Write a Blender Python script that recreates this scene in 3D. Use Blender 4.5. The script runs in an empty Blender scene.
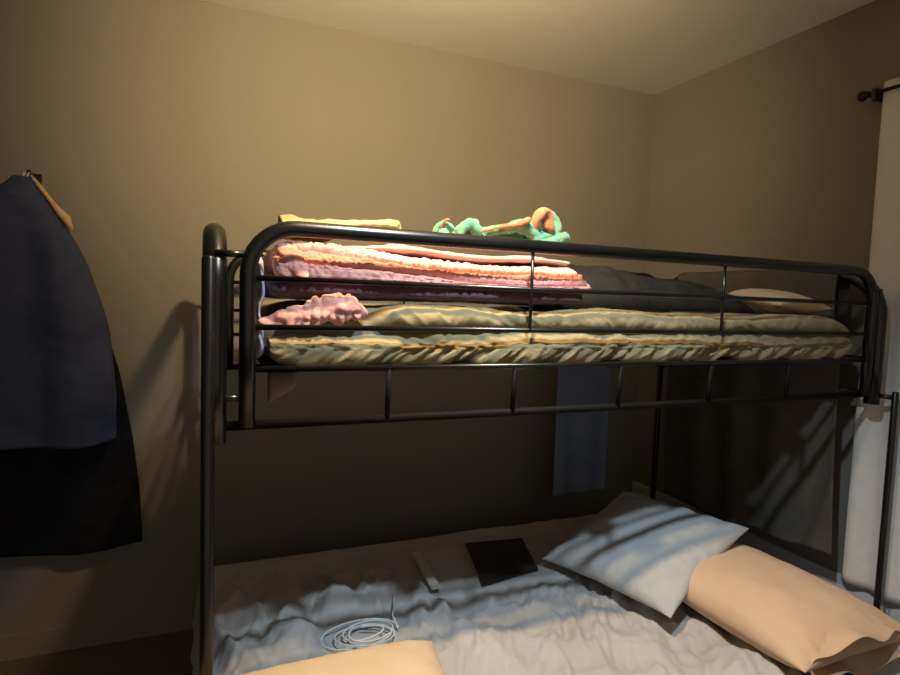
import bpy, bmesh, math, random
import numpy as np
from mathutils import Vector, Matrix

# ------------------------------------------------------------------ camera, world, lights
scene = bpy.context.scene
COL = scene.collection
scene.view_settings.view_transform = 'Standard'
scene.view_settings.look = 'None'
scene.view_settings.exposure = 0.0
scene.view_settings.gamma = 1.0
scene.view_settings.use_curve_mapping = False

F_PX = 585.98
cam_d = bpy.data.cameras.new('camera')
cam_d.sensor_fit = 'HORIZONTAL'
cam_d.sensor_width = 36.0
cam_d.lens = 36.0 * F_PX / 900.0
cam_d.clip_start = 0.02
cam = bpy.data.objects.new('camera', cam_d)
COL.objects.link(cam)
rx = Vector((0.9224456, -0.3845787, 0.0345453))
ry = Vector((-0.0049417, 0.0777006, 0.9969645))
rz = Vector((-0.3860955, -0.9198162, 0.0697741))
m3 = Matrix((rx, ry, rz)).transposed()
cam.matrix_world = Matrix.Translation((0, 0, 1.38)) @ m3.to_4x4()
scene.camera = cam

world = bpy.data.worlds.new('world')
scene.world = world
world.use_nodes = True
world.node_tree.nodes['Background'].inputs[0].default_value = (1.0, 0.92, 0.84, 1)
world.node_tree.nodes['Background'].inputs[1].default_value = 0.29

WALL_POS, WALL_DIR = Vector((0.36, 0.86, 2.20)), Vector((0.29, 1.0, -0.05))     # warm head turned to the back wall
WARM_POS, WARM_DIR = Vector((0.46, 0.96, 2.25)), Vector((0.08, 0.12, -1.0))     # warm head turned down to the bed
COOL_POS, COOL_DIR = Vector((0.55, 0.66, 2.25)), Vector((0.25, 0.52, -1.0))     # cool white head
def spot(name, pos, direction, power, col, angle, radius):
    l = bpy.data.lights.new(name, 'SPOT')
    l.energy = power; l.color = col; l.spot_size = math.radians(angle); l.spot_blend = 1.0
    l.shadow_soft_size = radius
    o = bpy.data.objects.new(name, l); COL.objects.link(o)
    o.location = pos
    o.rotation_euler = direction.to_track_quat('-Z', 'Y').to_euler()
    return o
spot('warm_wall_spot', WALL_POS, WALL_DIR, 150, (1.0, 0.75, 0.41), 114, 0.035)
spot('warm_bed_spot', WARM_POS, WARM_DIR, 110, (1.0, 0.72, 0.40), 106, 0.035)
spot('cool_bed_spot', COOL_POS, COOL_DIR, 88, (0.66, 0.84, 1.0), 98, 0.035)

# ------------------------------------------------------------------ helpers
XW, YW, ZC = 2.17, 2.51, 2.47          # right wall, back wall, ceiling

def tag(o, label=None, cat=None, group=None, kind=None):
    if label: o['label'] = label
    if cat: o['category'] = cat
    if group: o['group'] = group
    if kind: o['kind'] = kind
    return o

def empty(name, loc, label, cat, group=None):
    o = bpy.data.objects.new(name, None); COL.objects.link(o)
    o.location = loc; o.empty_display_size = 0.1
    return tag(o, label, cat, group)

def mesh_obj(name, verts, faces, mat, parent=None, smooth=True):
    me = bpy.data.meshes.new(name)
    me.from_pydata([tuple(map(float, v)) for v in verts], [], [tuple(map(int, f)) for f in faces])
    bm = bmesh.new(); bm.from_mesh(me)
    bmesh.ops.recalc_face_normals(bm, faces=bm.faces)
    bm.to_mesh(me); bm.free()
    if smooth:
        for p in me.polygons: p.use_smooth = True
    me.materials.append(mat)
    o = bpy.data.objects.new(name, me); COL.objects.link(o)
    if parent:
        o.parent = parent
        pl = parent.matrix_basis.translation if parent.type == 'EMPTY' else Vector((0, 0, 0))
        o.location = -pl
    return o

class MB:
    def __init__(s): s.v = []; s.f = []
    def add(s, v, f):
        b = len(s.v); s.v += [tuple(x) for x in v]; s.f += [tuple(i + b for i in q) for q in f]; return s
    def box(s, lo, hi):
        (a, b, c), (d, e, g) = lo, hi
        v = [(a,b,c),(d,b,c),(d,e,c),(a,e,c),(a,b,g),(d,b,g),(d,e,g),(a,e,g)]
        return s.add(v, [(0,3,2,1),(4,5,6,7),(0,1,5,4),(1,2,6,5),(2,3,7,6),(3,0,4,7)])
    def tube(s, pts, r, n=12, cap=True):
        pts = [Vector(p) for p in pts]; m = len(pts)
        rs = r if hasattr(r, '__len__') else [r] * m
        V = []; 
        t0 = (pts[1] - pts[0]).normalized()
        up = Vector((0, 0, 1)) if abs(t0.z) < .9 else Vector((1, 0, 0))
        nrm = (up - t0 * up.dot(t0)).normalized()
        for i in range(m):
            t = (pts[min(i+1, m-1)] - pts[max(i-1, 0)]).normalized()
            nrm = (nrm - t * nrm.dot(t)).normalized(); bn = t.cross(nrm)
            for k in range(n):
                a = 2 * math.pi * k / n
                V.append(pts[i] + (nrm * math.cos(a) + bn * math.sin(a)) * rs[i])
        Fc = [(i*n+k, i*n+(k+1) % n, (i+1)*n+(k+1) % n, (i+1)*n+k) for i in range(m-1) for k in range(n)]
        if cap:
            Fc.append(tuple(range(n-1, -1, -1))); Fc.append(tuple((m-1)*n+k for k in range(n)))
        return s.add(V, Fc)
    def lathe(s, prof, axis_o, axis_d, n=24):
        ax = Vector(axis_d).normalized(); o = Vector(axis_o)
        u = ax.orthogonal().normalized(); w = ax.cross(u)
        V = []
        for (r, h) in prof:
            for k in range(n):
                a = 2*math.pi*k/n
                V.append(o + ax*h + (u*math.cos(a) + w*math.sin(a))*r)
        m = len(prof)
        Fc = [(i*n+k, i*n+(k+1) % n, (i+1)*n+(k+1) % n, (i+1)*n+k) for i in range(m-1) for k in range(n)]
        Fc.append(tuple(range(n-1, -1, -1))); Fc.append(tuple((m-1)*n+k for k in range(n)))
        return s.add(V, Fc)
    def build(s, name, mat, parent=None, smooth=True):
        return mesh_obj(name, s.v, s.f, mat, parent, smooth)

def arc(c, r, a0, a1, ex, ey, n=8):
    ex, ey, c = Vector(ex), Vector(ey), Vector(c)
    return [c + ex*(r*math.cos(a)) + ey*(r*math.sin(a)) for a in np.linspace(a0, a1, n)]

# vectorised value noise
def _h(ix, iy, iz, s):
    n = (ix*374761393 + iy*668265263 + iz*2147483647 % 1274126177 + iz*1274126177 + s*974711) & 0x7fffffff
    n = ((n ^ (n >> 13)) * 1274126177) & 0x7fffffff
    n = ((n ^ (n >> 16)) * 668265263) & 0x7fffffff
    return (n & 0xffffff) / float(0xffffff) * 2 - 1
def vn(x, y, z, s=0):
    x, y, z = np.broadcast_arrays(np.asarray(x, float), np.asarray(y, float), np.asarray(z, float))
    ix, iy, iz = (np.floor(a).astype(np.int64) for a in (x, y, z))
    fx, fy, fz = x-ix, y-iy, z-iz
    fx, fy, fz = (a*a*a*(a*(a*6-15)+10) for a in (fx, fy, fz))
    r = 0
    for dx in (0, 1):
        for dy in (0, 1):
            for dz in (0, 1):
                w = (fx if dx else 1-fx)*(fy if dy else 1-fy)*(fz if dz else 1-fz)
                r = r + w*_h(ix+dx, iy+dy, iz+dz, s)
    return r
def fbm(x, y, z, s=0, o=3):
    t = 0; a = 1.0
    for i in range(o):
        t = t + a*vn(np.asarray(x)*2**i, np.asarray(y)*2**i, np.asarray(z)*2**i, s+i*7); a *= .5
    return t
def ridge(x, y, z, s=0, o=2):
    t = 0; a = 1.0
    for i in range(o):
        t = t + a*(1-2*np.abs(vn(np.asarray(x)*2**i, np.asarray(y)*2**i, np.asarray(z)*2**i, s+i*11))); a *= .5
    return t
def sst(a, b, x):
    t = np.clip((np.asarray(x, float)-a)/(b-a), 0, 1); return t*t*(3-2*t)

def grid_faces(nu, nv, closed_v=False):
    f = []
    for i in range(nu-1):
        for j in range(nv if closed_v else nv-1):
            j2 = (j+1) % nv
            f.append((i*nv+j, (i+1)*nv+j, (i+1)*nv+j2, i*nv+j2))
    return f
def normals(P):
    du = np.gradient(P, axis=0); dv = np.gradient(P, axis=1)
    n = np.cross(du, dv); return n/(np.linalg.norm(n, axis=2, keepdims=True)+1e-9)
def sheet(name, P, mat, parent=None, thick=0.0):
    nu, nv = P.shape[:2]
    o = mesh_obj(name, P.reshape(-1, 3), grid_faces(nu, nv), mat, parent)
    if thick:
        md = o.modifiers.new('solid', 'SOLIDIFY'); md.thickness = thick; md.offset = 0
    return o
def ring_solid(P):
    """P: (nu, nv, 3) closed in v, capped at the ends"""
    nu, nv = P.shape[:2]
    f = grid_faces(nu, nv, True)
    f.append(tuple(range(nv))); f.append(tuple((nu-1)*nv+k for k in range(nv-1, -1, -1)))
    return P.reshape(-1, 3), f

# ------------------------------------------------------------------ materials
def mat(name, col, rough=.8, col2=None, scale=20, bump=0, bscale=60, metallic=0, spec=.5, sheen=0, detail=4, emis=None):
    m = bpy.data.materials.new(name); m.use_nodes = True
    nt = m.node_tree; b = nt.nodes['Principled BSDF']
    b.inputs['Base Color'].default_value = (*col, 1)
    b.inputs['Roughness'].default_value = rough
    b.inputs['Metallic'].default_value = metallic
    b.inputs['Specular IOR Level'].default_value = spec
    if sheen: b.inputs['Sheen Weight'].default_value = sheen
    tc = nt.nodes.new('ShaderNodeTexCoord')
    if col2 is not None:
        n = nt.nodes.new('ShaderNodeTexNoise'); n.inputs['Scale'].default_value = scale; n.inputs['Detail'].default_value = detail
        r = nt.nodes.new('ShaderNodeValToRGB')
        r.color_ramp.elements[0].position = .35; r.color_ramp.elements[1].position = .65
        r.color_ramp.elements[0].color = (*col, 1); r.color_ramp.elements[1].color = (*col2, 1)
        nt.links.new(tc.outputs['Object'], n.inputs['Vector']); nt.links.new(n.outputs['Fac'], r.inputs['Fac'])
        nt.links.new(r.outputs['Color'], b.inputs['Base Color'])
    if bump:
        n2 = nt.nodes.new('ShaderNodeTexNoise'); n2.inputs['Scale'].default_value = bscale; n2.inputs['Detail'].default_value = 3
        bp = nt.nodes.new('ShaderNodeBump'); bp.inputs['Strength'].default_value = bump; bp.inputs['Distance'].default_value = .004
        nt.links.new(tc.outputs['Object'], n2.inputs['Vector']); nt.links.new(n2.outputs['Fac'], bp.inputs['Height'])
        nt.links.new(bp.outputs['Normal'], b.inputs['Normal'])
    if emis:
        b.inputs['Emission Color'].default_value = (*emis[0], 1); b.inputs['Emission Strength'].default_value = emis[1]
    return m

M = {}
M['wall'] = mat('taupe_wall_paint', (.225, .2, .165), .75, (.24, .212, .175), 1.5, .12, 120, spec=.25)
M['ceiling'] = mat('ceiling_paint', (.84, .83, .78), .9, (.87, .86, .80), 2, .15, 150, spec=.2)
M['floor'] = mat('carpet', (.10, .09, .075), 1, (.13, .115, .09), 80, .5, 300, spec=.1)
M['trim'] = mat('white_trim_paint', (.55, .57, .62), .5, (.58, .6, .65), 5, spec=.4)
M['metal'] = mat('black_gloss_tube', (.004, .004, .004), .28, (.006, .005, .005), 8, spec=.55)
M['slat'] = mat('black_slat', (.007, .006, .005), .7, spec=.12)
M['mattress'] = mat('mattress_ticking', (.10, .10, .11), .9, (.14, .14, .15), 40, .2, 200)
M['olive'] = mat('khaki_comforter_cotton', (.28, .215, .105), .85, (.32, .25, .13), 6, .25, 260, spec=.2, sheen=.1)
M['pink'] = mat('pink_chenille', (.86, .40, .33), .95, (.80, .35, .30), 60, .35, 160, spec=.15, sheen=.3)
M['plum'] = mat('plum_fleece', (.10, .062, .082), .95, (.13, .075, .10), 25, .4, 200, spec=.1, sheen=.2)
M['paleblue'] = mat('pale_blue_sheet', (.50, .60, .78), .85, (.60, .58, .80), 18, .2, 200, spec=.2)
M['yellow'] = mat('lemon_cotton', (.40, .33, .15), .85, (.42, .37, .20), 12, .2, 200, spec=.2)
M['mint'] = mat('mint_fleece', (.075, .27, .19), .9, (.15, .31, .15), 22, .4, 180, spec=.15, sheen=.3)
M['orange'] = mat('orange_trim_fleece', (.38, .13, .055), .9, (.36, .21, .08), 25, .3, 180, spec=.15, sheen=.2)
M['whitepink'] = mat('pale_pink_sheet', (.50, .33, .27), .9, (.52, .42, .31), 10, .2, 150, spec=.2)
M['charcoal'] = mat('charcoal_blanket', (.022, .020, .018), .95, (.034, .030, .026), 14, .4, 120, spec=.1)
M['scrap'] = mat('dusty_pink_cloth', (.20, .13, .11), .9, (.23, .15, .13), 30)
M['addedthrow'] = mat('added_throw_cloth', (.085, .075, .062), .95, (.105, .092, .076), 14, .4, 120, spec=.1)
M['cream'] = mat('cream_cotton', (.56, .42, .26), .85, (.60, .45, .29), 8, .15, 250, spec=.2)
M['tan'] = mat('tan_pillowcase', (.60, .41, .265), .85, (.64, .445, .295), 7, .15, 250, spec=.2)
M['greypillow'] = mat('grey_cushion_linen', (.43, .43, .42), .9, (.48, .475, .46), 14, .25, 300, spec=.15)
M['comforter'] = mat('pale_grey_comforter', (.43, .405, .38), .85, (.48, .455, .43), 6, .25, 200, spec=.2, sheen=.1)
M['black'] = mat('black_plastic', (.026, .019, .016), .7, (.032, .024, .020), 30, spec=.3)
M['strip'] = mat('pale_plastic', (.62, .58, .50), .5, (.54, .5, .43), 30)
M['cable'] = mat('white_cable', (.75, .76, .74), .45)
M['blue'] = mat('dusty_blue_cloth', (.20, .24, .34), .9, (.23, .27, .38), 12, .3, 150, spec=.1)
M['curtain'] = mat('grey_white_curtain', (.74, .71, .68), .9, (.78, .75, .72), 30, .2, 260, spec=.1)
M['rod'] = mat('dark_bronze', (.02, .017, .015), .4, metallic=.4)
M['navy'] = mat('navy_jacket_cloth', (.046, .056, .108), .9, (.058, .068, .125), 18, .3, 200, spec=.2)
M['robe'] = mat('black_robe_cloth', (.010, .010, .013), .95, (.014, .013, .016), 18, .3, 150, spec=.1)
M['wood'] = mat('light_wood', (.62, .38, .20), .5, (.70, .46, .26), 30)
M['lampmetal'] = mat('white_lamp_enamel', (.7, .7, .68), .4, (.72, .72, .7), 10)
M['lens'] = mat('lamp_lens', (.9, .85, .7), .4, emis=((1, .8, .5), 4))
M['lens_cool'] = mat('lamp_lens_cool', (.8, .9, 1), .4, emis=((.7, .85, 1), 3))

# ------------------------------------------------------------------ the setting
XL, YF = -1.7, -1.3
def struct(name, lo, hi, m):
    o = MB().box(lo, hi).build(name, m, smooth=False); tag(o, kind='structure'); return o
tag(struct('floor', (XL-.1, YF-.1, -.1), (XW+.1, YW+.1, 0), M['floor']), 'dark carpeted floor below the bunk bed', 'floor')
tag(struct('ceiling', (XL-.1, YF-.1, ZC), (XW+.1, YW+.1, ZC+.1), M['ceiling']), 'pale ceiling above the bunk bed', 'ceiling')
tag(struct('wall_back', (XL-.1, YW, 0), (XW+.1, YW+.1, ZC), M['wall']), 'long taupe wall behind the bunk bed', 'wall')
tag(struct('wall_right', (XW, YF, 0), (XW+.1, YW, ZC), M['wall']), 'taupe wall at the right end of the bunk bed with the curtain', 'wall')
tag(struct('wall_left', (XL-.1, YF, 0), (XL, YW, ZC), M['wall']), 'taupe wall on the left side of the room', 'wall')
tag(struct('baseboard_right', (XW-.014, YF, 0), (XW, YW-.014, .41), M['trim']), 'pale tall baseboard along the right wall under the curtain', 'baseboard')
tag(struct('baseboard_back', (XL, YW-.014, 0), (XW, YW, .09), M['wall']), 'low taupe baseboard along the back wall', 'baseboard')

# ------------------------------------------------------------------ ceiling spotlights (above the frame)
lampt = empty('ceiling_spotlight', (0.48, .70, ZC), 'white three headed ceiling spotlight above the front of the bunk bed', 'lamp')
MB().lathe([(.07, 0), (.07, -.02), (.06, -.028), (.0, -.028)], (0.48, .66, ZC), (0, 0, 1)).build('canopy', M['lampmetal'], lampt)
for pos, dr, mt in ((WALL_POS, WALL_DIR, 'lens'), (WARM_POS, WARM_DIR, 'lens'), (COOL_POS, COOL_DIR, 'lens_cool')):
    d = dr.normalized(); back = pos - d*.10
    MB().tube([Vector((0.48, .66, ZC-.02)), Vector((back.x, back.y-.01, back.z+.06)), back], .008).build('arm', M['lampmetal'], lampt)
    hd = MB().lathe([(.018, 0), (.034, .01), (.042, .06), (.042, .062), (.0, .063)], back, d).build('lamp_head', M['lampmetal'], lampt)
    MB().lathe([(.036, .0635), (.034, .066), (.0, .067)], back, d).build('lens', M[mt], hd)

# ------------------------------------------------------------------ bunk bed
bed = empty('bunk_bed', (1.04, 1.7, 0), 'glossy black metal tube bunk bed against the taupe wall', 'bunk bed')
XPL, XPR, YBF, YBB = 0.018, 2.068, 1.25, 2.24
for X in (XPL, XPR):
    R = .13; zt = 1.497
    p = [(X, YBF, 1.07), (X, YBF, 1.2)]
    p += arc((X, YBF+R, zt-R), R, math.pi, math.pi/2, (0, 1, 0), (0, 0, 1), 10)
    p += [(X, (YBF+YBB)/2, zt)]
    p += arc((X, YBB-R, zt-R), R, math.pi/2, 0, (0, 1, 0), (0, 0, 1), 10)
    p += [(X, YBB, 1.2), (X, YBB, 1.07)]
    MB().tube(p, .0235, 18).build('end_frame', M['metal'], bed)
    # end cross bars of the upper bunk
    MB().tube([(X, YBF, 1.215), (X, YBB, 1.215)], .011).build('end_rail', M['metal'], bed)
    MB().tube([(X, YBF, 1.10), (X, YBB, 1.10)], .011).build('end_rail', M['metal'], bed)
    for Y, rad in ((1.185, .0125 if X < 1 else .0100), (YBB, .0125)):
        XX = X - (.012 if X < 1 and Y < 1.5 else 0) + (.012 if X > 1 and Y < 1.5 else 0)
        top = (1.44 if X < 1 else 1.12) if Y < 1.5 else 1.12
        lg = MB().tube([(XX, Y, 0), (XX, Y, .5), (XX, Y, top-.004), (XX, Y, top)], [rad, rad, rad, rad*.7], 14)
        lo = lg.build('leg', M['metal'], bed)
        if Y < 1.5:
            for zz in ((1.385, 1.12) if X < 1 else (1.10,)):
                MB().tube([(XX, Y, zz), (X, YBF, zz)], .008, 8).build('bracket', M['metal'], lo)
    MB().tube([(X, 1.185, .27), (X, YBB, .27)], .014).build('lower_end_rail', M['metal'], bed)
GX0, GX1 = .08, 2.028
for Y in (YBF, YBB):
    R = .095; zt = 1.508
    p = [(GX0, Y, 1.10), (GX0, Y, 1.3)]
    p += arc((GX0+R, Y, zt-R), R, math.pi, math.pi/2, (1, 0, 0), (0, 0, 1), 10)
    p += [(1.0, Y, zt)]
    p += arc((GX1-R, Y, zt-R), R, math.pi/2, 0, (1, 0, 0), (0, 0, 1), 10)
    p += [(GX1, Y, 1.3), (GX1, Y, 1.10)]
    g = MB().tube(p, .0165, 16).build('guard_rail', M['metal'], bed)
    for z in (1.404, 1.304, 1.217):
        MB().tube([(GX0, Y, z), (GX1, Y, z)], .0062, 10).build('rail', M['metal'], g)
    for x in (.735, 1.365):
        MB().tube([(x, Y-.002, 1.304), (x, Y-.002, zt)], .0042, 8).build('spindle', M['metal'], g)
    s = MB().tube([(XPL, Y+(.012 if Y < 2 else -.012), 1.10), (XPR, Y+(.012 if Y < 2 else -.012), 1.10)], .010, 12).build('side_rail', M['slat'], bed)
    for x in (.38, .70, 1.02, 1.34, 1.66):
        MB().tube([(x, Y+(.006 if Y < 2 else -.006), 1.10), (x, Y, 1.217)], .006, 8).build('strut', M['slat'], s)
    for X in (GX0, GX1):
        XP = XPL if X < 1 else XPR
        for z in (1.45, 1.16):
            MB().tube([(X, Y, z), (XP, Y, z)], .007, 8).build('bracket', M['metal'], g)
for k in range(9):
    x = .15 + k*.215
    MB().box((x-.03, YBF+.01, 1.208), (x+.03, YBB-.01, 1.222)).build('slat', M['slat'], bed, smooth=False)
for Y in (.86, YBB):
    MB().tube([(XPL, Y, .24), (XPR, Y, .24)], .016).build('lower_side_rail', M['metal'], bed)
for X in (XPL, XPR):
    MB().tube([(X, 1.185, .24), (X, .86, .24)], .014).build('lower_end_rail', M['metal'], bed)
    MB().tube([(X, .86, 0), (X, .86, .25)], .014).build('front_foot', M['metal'], bed)
for k in range(8):
    x = .15 + k*.25
    MB().box((x-.03, .87, .236), (x+.03, YBB-.01, .250)).build('slat', M['slat'], bed, smooth=False)

def rounded_slab(x0, x1, y0, y1, z0, z1, r=.04, nx=60, nv=64, e=5.0):
    """closed superellipse cross section in YZ swept along X with rounded ends"""
    a = np.linspace(0, 2*math.pi, nv, endpoint=False)
    cy, cz = (y0+y1)/2, (z0+z1)/2; hy, hz = (y1-y0)/2, (z1-z0)/2
    ca, sa = np.cos(a), np.sin(a)
    py = np.sign(ca)*np.abs(ca)**(2/e); pz = np.sign(sa)*np.abs(sa)**(2/e)
    t = np.linspace(0, math.pi, nx); xs = (x0+x1)/2 - np.cos(t)*(x1-x0)/2
    dd = np.minimum(xs-x0, x1-xs); q = np.clip(dd/r, 0, 1); s = np.sqrt(np.clip(1-(1-q)**2, 0.0, 1))
    P = np.zeros((nx, nv, 3))
    P[:, :, 0] = xs[:, None]
    P[:, :, 1] = cy + py[None]*(hy - r*(1-s)[:, None]); P[:, :, 2] = cz + pz[None]*(hz - np.minimum(r, hz*.98)*(1-s)[:, None])
    return P
P = rounded_slab(.11, 1.98, 1.30, 2.19, 1.223, 1.325, .035)
tag(mesh_obj('mattress', *ring_solid(P), M['mattress']), 'thin dark mattress on the upper bunk under the khaki comforter', 'mattress')
P = rounded_slab(.04, 2.04, .89, 2.20, .252, .375, .04)
tag(mesh_obj('mattress', *ring_solid(P), M['mattress']), 'wide dark mattress on the lower bunk under the grey comforter', 'mattress')

# ------------------------------------------------------------------ upper bunk bedding
def upper_comforter():
    nu, nv = 420, 130
    xs = np.linspace(.125, 1.97, nu)
    # cross-section path (y, z): from the back over the top and down the front in two puffy rolls
    pts = [(2.17, 1.335), (2.0, 1.345), (1.7, 1.346), (1.45, 1.348), (1.33, 1.352), (1.285, 1.345), (1.272, 1.330), (1.276, 1.312),
           (1.298, 1.300), (1.284, 1.288), (1.274, 1.262), (1.276, 1.240), (1.29, 1.226), (1.325, 1.2285)]
    pts = np.array(pts)
    L = np.concatenate([[0], np.cumsum(np.linalg.norm(np.diff(pts, axis=0), axis=1))])
    dens = np.concatenate([np.linspace(0, .78, 30), np.linspace(.79, L[-1], 100)])
    # smooth interpolation (Catmull-Rom)
    def cr(t):
        i = np.clip(np.searchsorted(L, t, 'right')-1, 0, len(L)-2)
        f = (t-L[i])/(L[i+1]-L[i])
        p0 = pts[np.maximum(i-1, 0)]; p1 = pts[i]; p2 = pts[i+1]; p3 = pts[np.minimum(i+2, len(L)-1)]
        f = f[:, None]
        return .5*((2*p1)+(-p0+p2)*f+(2*p0-5*p1+4*p2-p3)*f**2+(-p0+3*p1-3*p2+p3)*f**3)
    C = cr(dens)
    P = np.zeros((nu, nv, 3)); P[:, :, 0] = xs[:, None]; P[:, :, 1] = C[None, :, 0]; P[:, :, 2] = C[None, :, 1]
    X = P[:, :, 0]; S = np.broadcast_to(dens[None], X.shape)
    n = normals(P)
    if n[nu//2, 10, 2] < 0: n = -n
    front = sst(.80, .92, S)
    lower = sst(.985, 1.0, S)
    skew = X*22 + S*30*lower - S*18*(1-lower)
    d = .0095*ridge(skew, S*6, X*2, 3)*front*lower + .0045*ridge(X*16 - S*22, S*5, X*1.5, 9)*front*(1-lower)
    d += .008*fbm(X*4, S*7, 0, 5) + .0045*ridge(X*34+S*55, S*14, X*3, 8, 2)*front*lower + .002*fbm(X*40+S*30, S*20, 0, 8, 2)*front
    d *= 1-.7*np.exp(-((C[:, 1]-1.300)/.008)**2)[None]*front
    end = np.minimum(1, np.minimum(X-.12, 1.975-X)/.08)
    P += n*d[:, :, None]
    # taper the ends down towards the mattress
    P[:, :, 2] -= (1-np.sqrt(np.clip(1-(1-np.clip(end, 0, 1))**2, 0, 1)))*np.clip(P[:, :, 2]-1.28, -1, .1)*.8
    # sagging hem on the lower front
    sag = (.010*fbm(X*3.2, 0, 0, 21) - .004 + .012*np.exp(-((X-.72)/.16)**2) + .010*np.exp(-((X-1.75)/.2)**2))*sst(1.02, 1.09, S)
    P[:, :, 2] -= sag
    P[:, :, 2] = np.maximum(P[:, :, 2], 1.2265*(1-front)+ (1.19)*front)
    dent = sst(.44, .30, X)*sst(.72, .80, S)*sst(1.0, .94, S)
    P[:, :, 1] += .040*dent; P[:, :, 2] -= .012*dent
    # keep the cloth behind the rail plane
    P[:, :, 1] = np.maximum(P[:, :, 1], 1.2505+.006)
    o = sheet('comforter', P, M['olive'], thick=.0)
    return tag(o, 'wrinkled khaki comforter bulging through the rails of the upper bunk', 'comforter')
upper_comforter()

def bumpy(P, amp, fr, s, amp2=0, fr2=10):
    n = normals(P)
    x, y, z = P[:, :, 0], P[:, :, 1], P[:, :, 2]
    c = P.mean(axis=1, keepdims=True)
    sg = np.sign(np.sum(n*(P-c), axis=2).mean())
    d = amp*(np.abs(vn(x*fr, y*fr, z*fr, s))*2-.6)
    if amp2: d = d + amp2*fbm(x*fr2, y*fr2, z*fr2, s+5)
    return P + n*sg*d[:, :, None]

# plum fleece folded under the pink blanket
P = rounded_slab(.125, .93, 1.295, 1.72, 1.364, 1.412, .022, 160, 80, 3.5)
P[:, :, 2] += (.010*np.exp(-((P[:, :, 0]-.2)/.1)**2))*(P[:, :, 2] > 1.39)
P = bumpy(P, .002, 60, 3, .004, 7)
tag(mesh_obj('folded_blanket', *ring_solid(P), M['plum']), 'dark plum folded blanket beneath the pink fuzzy blanket on the upper bunk', 'blanket')

def pink_blanket():
    mb = MB()
    # one long fold pile: flat top, slanting front with the folds of three layers, ends tucked round
    nx, k = 420, 150
    xs = np.linspace(.140, .930, nx)
    dx = np.minimum(xs-.140, .930-xs)
    endr = np.sqrt(np.clip(1-(1-np.clip(dx/.016, 0, 1))**2, 0, 1))
    prof = np.array([(1.64, 1.416), (1.64, 1.478), (1.36, 1.484), (1.338, 1.481), (1.322, 1.470), (1.302, 1.450), (1.286, 1.430), (1.278, 1.414), (1.284, 1.404), (1.305, 1.408), (1.64, 1.416)])
    L = np.concatenate([[0], np.cumsum(np.linalg.norm(np.diff(prof, axis=0), axis=1))])
    l0, l1 = L[2], L[9]
    sv = np.concatenate([np.linspace(0, l0, 16, endpoint=False), np.linspace(l0, l1, k-26, endpoint=False), np.linspace(l1, L[-1], 10, endpoint=False)])
    C = np.stack([np.interp(sv, L, prof[:, 0]), np.interp(sv, L, prof[:, 1])], 1)
    cen = np.array([1.45, 1.445])
    P = np.zeros((nx, len(sv), 3)); P[:, :, 0] = xs[:, None]
    P[:, :, 1] = cen[0]+(C[None, :, 0]-cen[0])*(1-(1-endr)[:, None]*.06)
    P[:, :, 2] = cen[1]+(C[None, :, 1]-cen[1])*(.35+.65*endr[:, None])
    q = (P[:, :, 0]-.14)/.8; S = np.broadcast_to(sv[None], q.shape)-l0
    n = normals(P)
    if n[nx//2, 60, 1] > 0: n = -n
    d = 0
    for s0, s1, dep in ((.050, .062, .011), (.078, .094, .010)):
        sc = s0+(s1-s0)*q + .006*np.sin(q*9+s0*90)+.004*vn(q*9, s0*50, 0, 3)
        d = d - dep*np.exp(-((S-sc)/.0042)**2)
        d = d + .004*np.exp(-((S-sc-.012)/.008)**2) + .004*np.exp(-((S-sc+.012)/.008)**2)
    x, y, z = P[:, :, 0], P[:, :, 1], P[:, :, 2]
    d = d + .0030*(np.abs(vn(x*95, y*95, z*95, 12))*2-.6) + .004*fbm(x*9, y*9, z*14, 5, 2)
    P = P + n*d[:, :, None]
    sag = (-.020*sst(.0, 1, q) - .006*np.exp(-((q-.45)/.2)**2) + .004*np.sin(q*8))
    hgt = sst(1.404, 1.44, P[:, :, 2])
    P[:, :, 2] += sag*hgt
    v, f = ring_solid(P); mb.add(list(map(tuple, v)), f)
    # turned-over left corner hanging in front of the layers
    n = 40
    t = np.linspace(0, 1, n)
    path = np.stack([.155+.04*t, 1.318-.055*t, 1.482-.074*t], 1)
    a = np.linspace(0, 2*math.pi, 28, endpoint=False)
    w = .022*np.sqrt(np.clip(1-(2*np.clip(t, .02, .98)-1)**4, 0, 1))*(1-.35*t)
    Q = np.zeros((n, 28, 3))
    Q[:, :, 0] = path[:, 0:1] + np.cos(a)[None]*w[:, None]*1.1; Q[:, :, 1] = path[:, 1:2] + np.sin(a)[None]*w[:, None]*.55
    Q[:, :, 2] = path[:, 2:3] + .25*np.cos(a)[None]*w[:, None]
    Q = bumpy(Q, .0022, 85, 31, .002, 20)
    v, f = ring_solid(Q); mb.add(list(map(tuple, v)), f)
    return tag(mb.build('fuzzy_blanket', M['pink']), 'folded pink fuzzy blanket lying along the front of the upper bunk', 'blanket')
pink_blanket()

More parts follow.
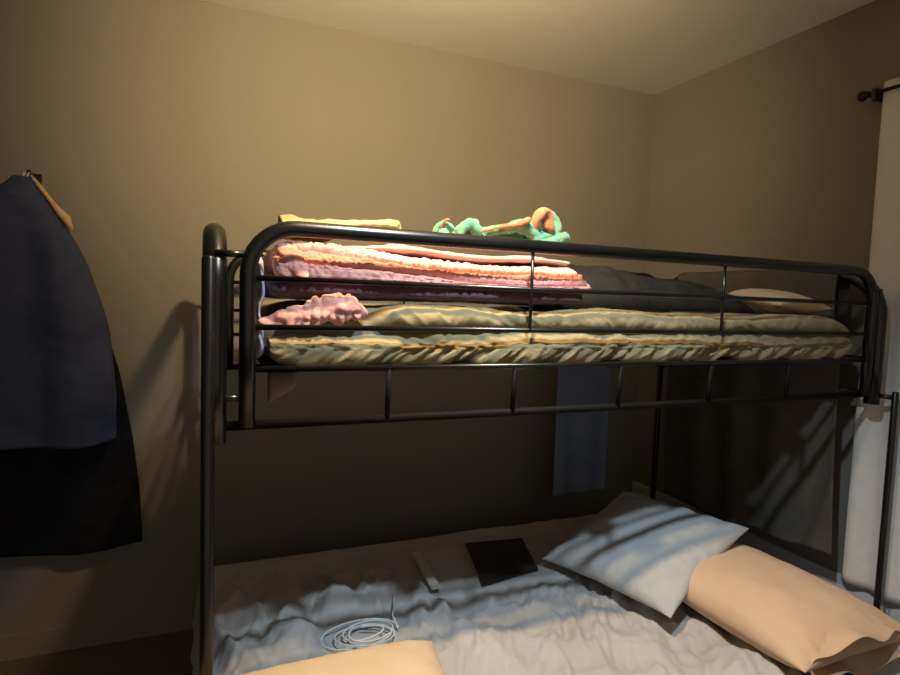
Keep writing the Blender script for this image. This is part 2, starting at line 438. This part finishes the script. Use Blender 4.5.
def pink_bunch():
    n, k = 120, 48
    t = np.linspace(0, 1, n)
    x = .105 + .235*t; z = 1.314 + .034*sst(0, .8, t) - .010*sst(.8, 1, t); y = 1.276 + .006*t
    a = np.linspace(0, 2*math.pi, k, endpoint=False)
    w = .022*np.clip(1-(2*t-1)**6, 0.002, 1)**.5*(.62+.5*sst(0, .6, t))*(1-.35*sst(.82, 1, t))
    lob = 1+.26*np.abs(np.sin(t*math.pi*5.2))
    P = np.zeros((n, k, 3))
    P[:, :, 0] = x[:, None] - .3*np.sin(a)[None]*w[:, None]
    P[:, :, 1] = y[:, None] + np.cos(a)[None]*(w*.75)[:, None]
    P[:, :, 2] = z[:, None] + np.sin(a)[None]*(w*lob)[:, None]
    P = bumpy(P, .005, 55, 77, .003, 22)
    return tag(mesh_obj('fuzzy_throw', *ring_solid(P), M['pink']), 'small pink bobbly throw bunched just above the middle rail near the left post', 'throw')
pink_bunch()

def pale_sheet():
    # pale blue sheet bunched upright at the left end of the bunk
    n, k = 110, 40
    t = np.linspace(0, 1, n); z = 1.228 + .235*t
    a = np.linspace(0, 2*math.pi, k, endpoint=False)
    w = .85+.25*np.sin(t*9)+.12*np.sin(t*23)
    cap = np.clip(1-(2*t-1)**10, .01, 1)**.5
    P = np.zeros((n, k, 3))
    P[:, :, 0] = .107 + .004*np.sin(t*12)[:, None] + np.cos(a)[None]*(.013*w*cap)[:, None]
    P[:, :, 1] = 1.40 + np.sin(a)[None]*(.115*cap)[:, None] 
    P[:, :, 2] = z[:, None]
    n_ = fbm(P[:, :, 0]*20, P[:, :, 1]*20, P[:, :, 2]*26, 5)
    P[:, :, 0] += .004*n_; P[:, :, 1] += .008*n_
    return tag(mesh_obj('bed_sheet', *ring_solid(P), M['paleblue']), 'pale blue sheet bunched upright beside the left end of the upper bunk', 'sheet')
pale_sheet()

def yellow_cloth():
    nu, nv = 110, 60
    u = np.linspace(0, 1, nu)[:, None]; v = np.linspace(0, 1, nv)[None]
    X = .150 + .30*u + .02*v; Y = 1.33 + .26*v*(1-.93*u**2) + .12*u**2 + 0*u
    top = 1.506 + .034*np.sin(np.clip(v*1.0+.06, 0, 1)*math.pi)**.6*(1-.35*u) + .030*sst(.3, 1, u) + .004*fbm(X*22, Y*14, 0, 4)
    Z = top + .010
    # front-left corner flops down over the pink blanket
    fl = np.exp(-((u-.06)/.10)**2)*(1-sst(0, .25, v))
    P = np.stack(np.broadcast_arrays(X, Y, Z), 2).copy()
    P[:, :, 1] -= .045*fl; P[:, :, 2] -= .012*fl
    return tag(sheet('folded_cloth', P, M['yellow'], thick=.009), 'lemon yellow cloth draped on top of the pile at the left of the upper bunk', 'cloth')
yellow_cloth()

P = rounded_slab(.30, .935, 1.375, 1.66, 1.478, 1.500, .014, 160, 60, 2.6)
P[:, :, 2] += -.006*sst(.3, .95, P[:, :, 0]) + .004*np.sin(P[:, :, 0]*17)
P = bumpy(P, .0015, 40, 60, .004, 9)
tag(mesh_obj('folded_sheet', *ring_solid(P), M['whitepink']), 'pale pink and cream sheet folded on top of the pink fuzzy blanket', 'sheet')

def mint_bundle():
    def swept(path, rads, s, k=28, flat=.8):
        path = np.array(path); n = 60
        path[:, 0] = .725+(path[:, 0]-.725)*1.03; path[:, 2] = 1.512+(path[:, 2]-1.512)*1.15+.016; rads = [q*1.12 for q in rads]
        tt = np.linspace(0, len(path)-1, n); i = np.clip(tt.astype(int), 0, len(path)-2); f = (tt-i)[:, None]
        g = lambda q: path[np.clip(q, 0, len(path)-1)]
        p0, p1, p2, p3 = g(i-1), g(i), g(i+1), g(i+2)
        C = .5*((2*p1)+(-p0+p2)*f+(2*p0-5*p1+4*p2-p3)*f**2+(-p0+3*p1-3*p2+p3)*f**3)
        r = np.interp(tt, range(len(rads)), rads)
        u = np.linspace(-1, 1, n); r = r*np.clip(1-u**8, .01, 1)**.5
        T = np.gradient(C, axis=0); T /= np.linalg.norm(T, axis=1, keepdims=True)
        B = np.cross(T, np.array([0, 1., 0.001])); B /= np.linalg.norm(B, axis=1, keepdims=True)+1e-9
        N = np.cross(B, T)
        a = np.linspace(0, 2*math.pi, k, endpoint=False)
        P = C[:, None]+(np.cos(a)[None, :, None]*B[:, None]+flat*np.sin(a)[None, :, None]*N[:, None]*1.6)*r[:, None, None]
        return bumpy(P, .003, 45, s, .002, 18)
    root = empty('fleece_bundle', (.78, 1.45, 1.50), 'mint green fleece bundle with orange trim crumpled on top of the upper bunk pile', 'blanket')
    mb = MB(); Yc = 1.44
    folds = [
        ([(.535, Yc-.02, 1.512), (.60, Yc, 1.520), (.68, Yc, 1.524), (.78, Yc, 1.520), (.88, Yc, 1.512)], [.014, .02, .02, .022, .016], .9),
        ([(.640, Yc-.04, 1.518), (.69, Yc-.05, 1.535), (.74, Yc-.05, 1.545), (.78, Yc-.05, 1.556), (.815, Yc-.05, 1.535), (.82, Yc-.05, 1.512)], [.010, .012, .013, .014, .014, .012], .8),
        ([(.600, Yc-.04, 1.513), (.61, Yc-.05, 1.536), (.635, Yc-.05, 1.545), (.655, Yc-.05, 1.525), (.66, Yc-.05, 1.510)], [.010, .013, .014, .013, .010], .8),
        ([(.532, Yc-.05, 1.512), (.545, Yc-.06, 1.537), (.565, Yc-.06, 1.540), (.59, Yc-.05, 1.515)], [.006, .008, .008, .007], .8),
        ([(.80, Yc-.03, 1.513), (.84, Yc-.04, 1.530), (.88, Yc-.03, 1.545), (.895, Yc-.02, 1.570), (.872, Yc-.02, 1.588), (.85, Yc-.02, 1.585)], [.014, .018, .017, .016, .013, .008], .8),
        ([(.83, Yc-.06, 1.510), (.87, Yc-.06, 1.520), (.90, Yc-.06, 1.532), (.915, Yc-.05, 1.525)], [.014, .016, .014, .010], .8)]
    for i, (pa, ra, fl) in enumerate(folds):
        v, f = ring_solid(swept(pa, ra, 90+i, flat=fl)); mb.add(list(map(tuple, v)), f)
    fl = mb.build('fleece', M['mint'], root)
    trims = [
        ([(.810, Yc-.06, 1.545), (.815, Yc-.065, 1.572), (.83, Yc-.065, 1.586), (.85, Yc-.06, 1.578), (.855, Yc-.06, 1.553), (.875, Yc-.06, 1.542)], [.009, .011, .012, .013, .012, .007]),
        ([(.65, Yc-.075, 1.528), (.70, Yc-.08, 1.543), (.75, Yc-.08, 1.551), (.785, Yc-.08, 1.565)], [.004, .005, .005, .004]),
        ([(.540, Yc-.08, 1.530), (.55, Yc-.082, 1.545), (.565, Yc-.08, 1.546)], [.003, .004, .003])]
    for i, (pa, ra) in enumerate(trims):
        v, f = ring_solid(swept(pa, ra, 120+i)); tag(mesh_obj('trim', v, f, M['orange'], root), 'orange trim')
mint_bundle()

def heap(name, x0, x1, y0, y1, z0, hf, m, label, cat, nx=150, ny=60, s=0):
    xs = np.linspace(x0, x1, nx)[:, None]; ys = np.linspace(y0, y1, ny)[None]
    u = (xs-x0)/(x1-x0); v = (ys-y0)/(y1-y0)
    env = np.clip(1-(2*u-1)**6, 0, 1)**.5*np.clip(1-(2*v-1)**4, 0, 1)**.5
    Z = z0 + env*hf(xs, ys)*(1+.10*fbm(xs*7, ys*8, 0, s)) + .004*env*ridge(xs*18+ys*6, ys*9, 0, s+3)
    P = np.stack(np.broadcast_arrays(xs, ys, Z), 2)
    top = P.reshape(-1, 3); bot = top.copy(); bot[:, 2] = z0
    f = grid_faces(nx, ny); nb = len(top)
    f2 = [tuple(i+nb for i in q[::-1]) for q in f]
    rim = [(i*ny) for i in range(nx)] + [(nx-1)*ny+j for j in range(1, ny)] + [i*ny+ny-1 for i in range(nx-2, -1, -1)] + [j for j in range(ny-2, 0, -1)]
    side = [(rim[i], rim[(i+1) % len(rim)], rim[(i+1) % len(rim)]+nb, rim[i]+nb) for i in range(len(rim))]
    return tag(mesh_obj(name, np.concatenate([top, bot]), f+f2+side, m), label, cat)
heap('dark_blanket', .955, 1.76, 1.46, 2.15, 1.358, lambda x, y: .130+.012*np.sin(x*7)-.02*sst(1.3, 1.9, x), M['charcoal'],
     'charcoal blanket heaped at the back of the upper bunk right of the pink blanket', 'blanket', s=4)

def pillow(name, m, w, h, t, pinch=.06, s=0, wr=.006, n=70, hem=0, parent=None, e=2.4):
    u = np.linspace(-1, 1, n); U, V = np.meshgrid(u, u, indexing='ij')
    U = np.sign(U)*(1-(1-np.abs(U))**1.5); V = np.sign(V)*(1-(1-np.abs(V))**1.5)
    X = U*w/2*(1-pinch*(1-V**2)*np.abs(U)); Y = V*h/2*(1-pinch*(1-U**2)*np.abs(V))
    prof = (np.clip(1-np.abs(U)**e, 0, 1)*np.clip(1-np.abs(V)**e, 0, 1))**.55
    edge = 1-prof
    wrk = wr*(.7*fbm(X*9, Y*9, 1.3, s)+.9*ridge(X*14+Y*4, Y*11, 0, s+2)*edge)*np.clip(prof*3, 0, 1)
    # gathers running in from the hem ends
    rad = .5*wr*ridge(np.arctan2(Y, X)*6, 0.3, 0, s+6)*np.clip(prof*4, 0, 1)*edge
    T = np.stack([X, Y, t/2*prof+wrk+rad], 2); B = np.stack([X, Y, -t/2*prof+wrk*.5], 2)
    v = np.concatenate([T.reshape(-1, 3), B.reshape(-1, 3)]); f = grid_faces(n, n); nb = n*n
    f2 = [tuple(i+nb for i in q[::-1]) for q in f]
    o = mesh_obj(name, v, f+f2, m, parent)
    bm = bmesh.new(); bm.from_mesh(o.data)
    bmesh.ops.remove_doubles(bm, verts=bm.verts, dist=1e-5); bmesh.ops.recalc_face_normals(bm, faces=bm.faces)
    bm.to_mesh(o.data); bm.free()
    for p in o.data.polygons: p.use_smooth = True
    return o
def place(o, c, ux, vy):
    ux = Vector(ux).normalized(); vy = Vector(vy); vy = (vy-ux*vy.dot(ux)).normalized(); wz = ux.cross(vy)
    o.matrix_world = Matrix.Translation(c) @ Matrix((ux, vy, wz)).transposed().to_4x4()
    return o
o = pillow('pillow', M['cream'], .19, .30, .075, s=41, wr=.004, n=50)
place(o, (1.875, 1.48, 1.405), (1, -.25, -.03), (.2, 1, .14))
tag(o, 'small flat cream pillow at the right end of the upper bunk', 'pillow')

# ------------------------------------------------------------------ lower bunk bedding
def lower_comforter():
    nx, ny = 360, 330
    xs = np.linspace(-.075, 2.115, nx); ys = np.linspace(.80, 2.285, ny)
    X, Y = np.meshgrid(xs, ys, indexing='ij')
    x0, x1, y0, y1 = -.005, 2.035, .87, 2.215
    def roll(d): return np.clip(d/.07, 0, 1)
    ex = np.maximum(np.maximum(x0-X, X-x1), 0); ey = np.maximum(np.maximum(y0-Y, Y-y1), 0)
    ed = np.sqrt(ex**2+ey**2)
    inner = np.minimum(np.minimum(X-x0, x1-X), np.minimum(Y-y0, y1-Y))
    Z = .405 - .03*(1-sst(0, .10, inner)) 
    # the comforter is pulled towards the room: long diagonal folds plus puffy gathers
    amp = .25+.75*sst(2.1, 1.55, Y)
    d = .012*fbm(X*3, Y*3, 0, 2) + amp*(.024*ridge(X*7-Y*2.2, Y*2.3+X*.6, 0, 11, 2)*(.55+.45*vn(X*3, Y*3, 0, 5)) + .012*ridge(X*15-Y*7, Y*5, 0, 17, 2))
    left = sst(1.0, .35, X)*sst(1.2, 1.4, Y)*sst(2.1, 1.8, Y)
    d += left*(.040*ridge(X*9+Y*2, Y*2.4, 0, 23, 2))
    d += .007*ridge(X*12-Y*13, X*4+Y*4, 0, 51, 2)*sst(1.25, 1.4, Y)*sst(1.85, 1.6, Y)*sst(.5, .7, X)
    d += .006*ridge(X*4+Y*9, Y*2, 0, 33, 2)*sst(.6, .9, X)
    flat = sst(.62, .70, X)*sst(1.26, 1.16, X)*sst(1.60, 1.68, Y)*sst(2.08, 2.0, Y)
    flat2 = sst(.24, .32, X)*sst(.58, .50, X)*sst(1.36, 1.42, Y)*sst(1.70, 1.60, Y)
    d = d*(1-.8*flat)*(1-.72*flat2) + .012*flat + .010*flat2
    Z = Z + d*sst(-.01, .06, inner)
    # skirt: hang the overhang straight down
    hang = sst(0, .02, ed)
    P = np.stack([X, Y, Z], 2)
    k = np.clip(ed, 0, None)
    P[:, :, 2] -= np.where(ed > 0, k*2.6, 0)*1.0
    P[:, :, 0] = np.where(X < x0, x0-ex*.30, np.where(X > x1, x1+ex*.12, X))
    P[:, :, 1] = np.where(Y < y0, y0-ey*.25, np.where(Y > y1, y1+ey*.08, Y))
    fold = .008*np.sin(Y*45+np.sin(Y*11)*2)*np.clip(ex/.07, 0, 1)
    P[:, :, 0] -= np.where(X < x0, fold, 0)
    return tag(sheet('comforter', P, M['comforter'], thick=.006), 'rumpled pale grey comforter spread over the lower bunk', 'comforter')
lower_comforter()

o = pillow('throw_pillow', M['greypillow'], .50, .50, .15, pinch=.08, s=12, wr=.009)
place(o, (1.405, 1.555, .548), (.445, .13, .155), (-.045, .53, .02))
tag(o, 'square grey throw pillow propped against the tan pillow on the lower bunk', 'pillow')
o = pillow('pillow', M['tan'], .46, .62, .17, pinch=.05, s=25, wr=.006, e=2.8)
place(o, (1.575, 1.23, .497), (1, .02, .0), (-.04, 1, .0))
tanp = o
tag(o, 'tan pillow lying at the right end of the lower bunk below the curtain', 'pillow')
def pillow_hem():
    n, k = 26, 120
    t = np.linspace(0, 1, n)[:, None]; a = np.linspace(0, 2*math.pi, k, endpoint=False)[None]
    w = .19 + .012*t + .006*np.sin(a*5+1); h = .046 + .002*t + .012*np.sin(a*4+.6)*t
    P = np.zeros((n, k, 3))
    P[:, :, 0] = np.cos(a)*w; P[:, :, 1] = -.255 - .058*t + .012*np.sin(a*3)*t; P[:, :, 2] = np.sin(a)*h - .01*t + .008*np.sin(a*7+2)*t
    o = mesh_obj('pillowcase_hem', P.reshape(-1, 3), grid_faces(n, k, True), M['tan'])
    md = o.modifiers.new('solid', 'SOLIDIFY'); md.thickness = .003; md.offset = 0
    o.parent = tanp
pillow_hem()
o = pillow('pillow', M['cream'], .70, .48, .20, pinch=.07, s=33, wr=.004, e=2.8)
place(o, (.16, 1.02, .540), (1, .0, .03), (0, 1, .0))
tag(o, 'cream pillow at the near left edge of the lower bunk', 'pillow')

def slab_quad(name, corners, th, m, label, cat):
    c = [Vector(p) for p in corners]
    n = (c[1]-c[0]).cross(c[3]-c[0]).normalized()
    if n.z < 0: n = -n
    bm = bmesh.new()
    b = [bm.verts.new(p) for p in c]; t = [bm.verts.new(p+n*th) for p in c]
    bm.faces.new(b); bm.faces.new(t)
    for i in range(4): bm.faces.new((b[i], b[(i+1) % 4], t[(i+1) % 4], t[i]))
    bmesh.ops.recalc_face_normals(bm, faces=bm.faces)
    bmesh.ops.bevel(bm, geom=list(bm.edges), offset=th*.35, segments=2, affect='EDGES')
    me = bpy.data.meshes.new(name); bm.to_mesh(me); bm.free(); me.materials.append(m)
    o = bpy.data.objects.new(name, me); COL.objects.link(o)
    return tag(o, label, cat)
slab_quad('folder', [(.85, 1.675, .431), (1.085, 1.71, .431), (1.165, 1.965, .430), (.93, 1.99, .430)], .007, M['black'],
          'flat black rectangular folder lying on the grey comforter', 'folder')
slab_quad('strap', [(.675, 1.69, .437), (.708, 1.69, .437), (.735, 1.97, .433), (.702, 1.975, .433)], .008, M['strip'],
          'thin pale strip lying on the grey comforter left of the black folder', 'strap')
def coil():
    t = np.linspace(0, 1, 260)
    a = t*2*math.pi*4.3
    r = .085-.045*t+.014*np.sin(a*.7)+.006*np.sin(a*2.3+1)
    x = .40+r*np.cos(a)*1.15+.02*t; y = 1.50+r*np.sin(a)*.75
    z = .450+.005*np.sin(a*1.3)+.008*t
    pts = list(zip(x, y, z))
    pts = [(.55, 1.70, .44), (.53, 1.63, .452), (.505, 1.56, .456)] + pts
    return tag(MB().tube(pts, .0023, 8).build('charging_cable', M['cable']), 'thin white cable coiled loosely on the grey comforter', 'cable')
coil()

def blue_towel():
    nx, nz = 40, 60
    xs = np.linspace(1.50, 1.80, nx)[:, None]; zs = np.linspace(1.09, .47, nz)[None]
    Y = 2.275 + .010*np.sin(xs*40)*sst(1.1, .6, zs) + 0*xs
    P = np.stack(np.broadcast_arrays(xs, Y, zs), 2)
    return tag(sheet('towel', P, M['blue'], thick=.006), 'dusty blue towel hanging behind the lower bunk', 'towel')
blue_towel()
P = rounded_slab(.130, .190, 1.325, 1.365, 1.128, 1.206, .010, 30, 20, 2.4)
P[:, :, 2] = 1.206 - (1.206-P[:, :, 2])*(.55+.45*np.clip((.190-P[:, :, 0])/.06, 0, 1))
tag(mesh_obj('sheet_corner', *ring_solid(P), M['scrap']), 'small pink cloth corner poking out below the upper bunk near the left post', 'cloth')

def added_throw():  # dark sheet added to keep light off the bunk's right end
    ny, nz = 110, 120
    ys = np.linspace(1.375, 2.13, ny)[:, None]; t = np.linspace(0, 1, nz)[None]
    zb = .56 + .05*fbm(ys*2.5, 0, 0, 4) - .06*(ys-1.33)
    pth = np.array([(2.100, 1.36), (2.102, 1.48), (2.096, 1.512), (2.068, 1.528), (2.040, 1.512), (2.034, 1.48), (2.030, 1.2), (2.030, .9), (2.030, .56)])
    L = np.concatenate([[0], np.cumsum(np.linalg.norm(np.diff(pth, axis=0), axis=1))]); L /= L[-1]
    X = np.interp(t, L, pth[:, 0]) + 0*ys; Z = np.interp(t, L, pth[:, 1]) + (zb-.56)*sst(.5, 1, t)
    X = X - .010*(1+np.sin(ys*26+np.sin(ys*7)*1.5))*sst(.35, .7, t)
    Y = ys + .02*t*np.sin(t*4) - .045*sst(.25, .5, t)*(1-(ys-1.375)/.755)
    P = np.stack(np.broadcast_arrays(X, Y, Z), 2)
    return tag(sheet('added_dark_throw', P, M['addedthrow'], thick=.006), 'dark throw added over the right end frame to darken the end of the lower bunk', 'throw')
added_throw()

# ------------------------------------------------------------------ curtain and rod
def curtain():
    ny, nz = 160, 60
    ys = np.linspace(.55, 1.335, ny)[:, None]; zs = np.linspace(2.16, .405, nz)[None]
    t = (2.16-zs)/(2.16-.405)
    Y = .95 + (ys-.95)*(1+.0*t) + .004*t*np.sin(ys*30)
    X = 2.133 + .010*np.sin(ys*52+np.sin(ys*9))*(.5+.5*t) + .004*vn(ys*12, zs*3, 0, 3)
    P = np.stack(np.broadcast_arrays(X, Y, zs), 2)
    return tag(sheet('curtain', P, M['curtain'], thick=.002), 'pale grey curtain hanging at the right wall beside the bunk bed', 'curtain')
curtain()
rod = empty('curtain_rod', (2.12, .95, 2.125), 'dark curtain rod with round finial above the pale grey curtain', 'curtain rod')
MB().tube([(2.112, .5, 2.125), (2.112, 1.365, 2.125)], .0065).build('rod', M['rod'], rod)
MB().lathe([(.006, 0), (.012, .004), (.008, .008), (.016, .018), (.018, .028), (.014, .038), (.004, .044)], (2.112, 1.365, 2.125), (0, 1, 0)).build('finial', M['rod'], rod)
MB().box((2.105, 1.345, 2.10), (XW, 1.358, 2.14)).build('bracket', M['rod'], rod, smooth=False)

# ------------------------------------------------------------------ clothes on the wall hook
hook = empty('coat_hook', (-.55, YW, 1.72), 'small coat hook on the back wall above the navy jacket', 'hook')
MB().box((-.575, YW-.008, 1.68), (-.535, YW, 1.76)).build('back_plate', M['rod'], hook, smooth=False)
MB().tube([(-.555, YW-.004, 1.735), (-.555, YW-.05, 1.725), (-.555, YW-.075, 1.735), (-.555, YW-.082, 1.76)], .006).build('prong', M['rod'], hook)

def garment(name, profile, yc, depth, m, s, label, cat, n=100, k=120):
    """profile: list of (z, xleft, xright) - a hanging cloth body with vertical folds"""
    pr = np.array(sorted(profile))
    z = np.linspace(pr[0, 0], pr[-1, 0], n)
    xl = np.interp(z, pr[:, 0], pr[:, 1]); xr = np.interp(z, pr[:, 0], pr[:, 2])
    ker = np.ones(7)/7
    for _ in range(2):
        xl = np.convolve(np.pad(xl, 3, 'edge'), ker, 'valid'); xr = np.convolve(np.pad(xr, 3, 'edge'), ker, 'valid')
    a = np.linspace(0, 2*math.pi, k, endpoint=False)
    P = np.zeros((n, k, 3))
    c = ((xl+xr)/2)[:, None]; h = ((xr-xl)/2)[:, None]
    ca, sa = np.cos(a)[None], np.sin(a)[None]
    P[:, :, 0] = c + h*np.sign(ca)*np.abs(ca)**.8
    hh = np.minimum(depth, h*.8)
    fold = 1+.28*np.sin(P[:, :, 0]*30+s+1.5*vn(P[:, :, 0]*4, z[:, None]*2, 0, s))*sst(pr[-1, 0], pr[-1, 0]-.35, z)[:, None]
    P[:, :, 1] = yc + hh*np.sign(sa)*np.abs(sa)**.8*fold
    P[:, :, 2] = z[:, None] + .012*vn(P[:, :, 0]*8, 0, 0, s)*(1-sst(pr[0, 0], pr[0, 0]+.1, z))[:, None]
    P[:, :, 1] += .010*fbm(P[:, :, 0]*7, P[:, :, 2]*6, 0, s)
    o = mesh_obj(name, *ring_solid(P), m)
    return tag(o, label, cat) if label else o
jk = empty('jacket', (-.55, 2.36, .80), 'navy jacket hanging on the back wall in front of the black robe', 'jacket')
b = garment('body', [(.83, -.90, -.29), (1.0, -.88, -.285), (1.25, -.86, -.31), (1.45, -.83, -.37), (1.56, -.80, -.425), (1.64, -.70, -.475), (1.70, -.59, -.515), (1.722, -.565, -.535)], 2.342, .068, M['navy'], 2, None, None)
b.parent = jk; b.location = -jk.location
# tan lining of the collar showing along the right shoulder
lin = MB()
pth = [(-.528, 2.335, 1.728), (-.50, 2.33, 1.69), (-.475, 2.325, 1.655), (-.452, 2.32, 1.622), (-.428, 2.315, 1.595), (-.412, 2.315, 1.560)]
lin.tube(pth, [.004, .008, .007, .010, .015, .006], 10)
l = lin.build('lining', M['wood'], jk); tag(l, 'tan lining')
MB().tube([(-.555, 2.36, 1.715), (-.562, 2.40, 1.745), (-.556, 2.425, 1.738), (-.548, 2.40, 1.745), (-.55, 2.36, 1.715)], .003, 6).build('hanging_loop', M['strip'], jk)
garment('bathrobe', [(.40, -.80, -.215), (.60, -.84, -.225), (.83, -.86, -.25), (1.1, -.84, -.30), (1.35, -.78, -.38), (1.5, -.70, -.45), (1.60, -.60, -.52)], 2.465, .022, M['robe'], 7,
        'long black robe hanging behind the navy jacket', 'robe')
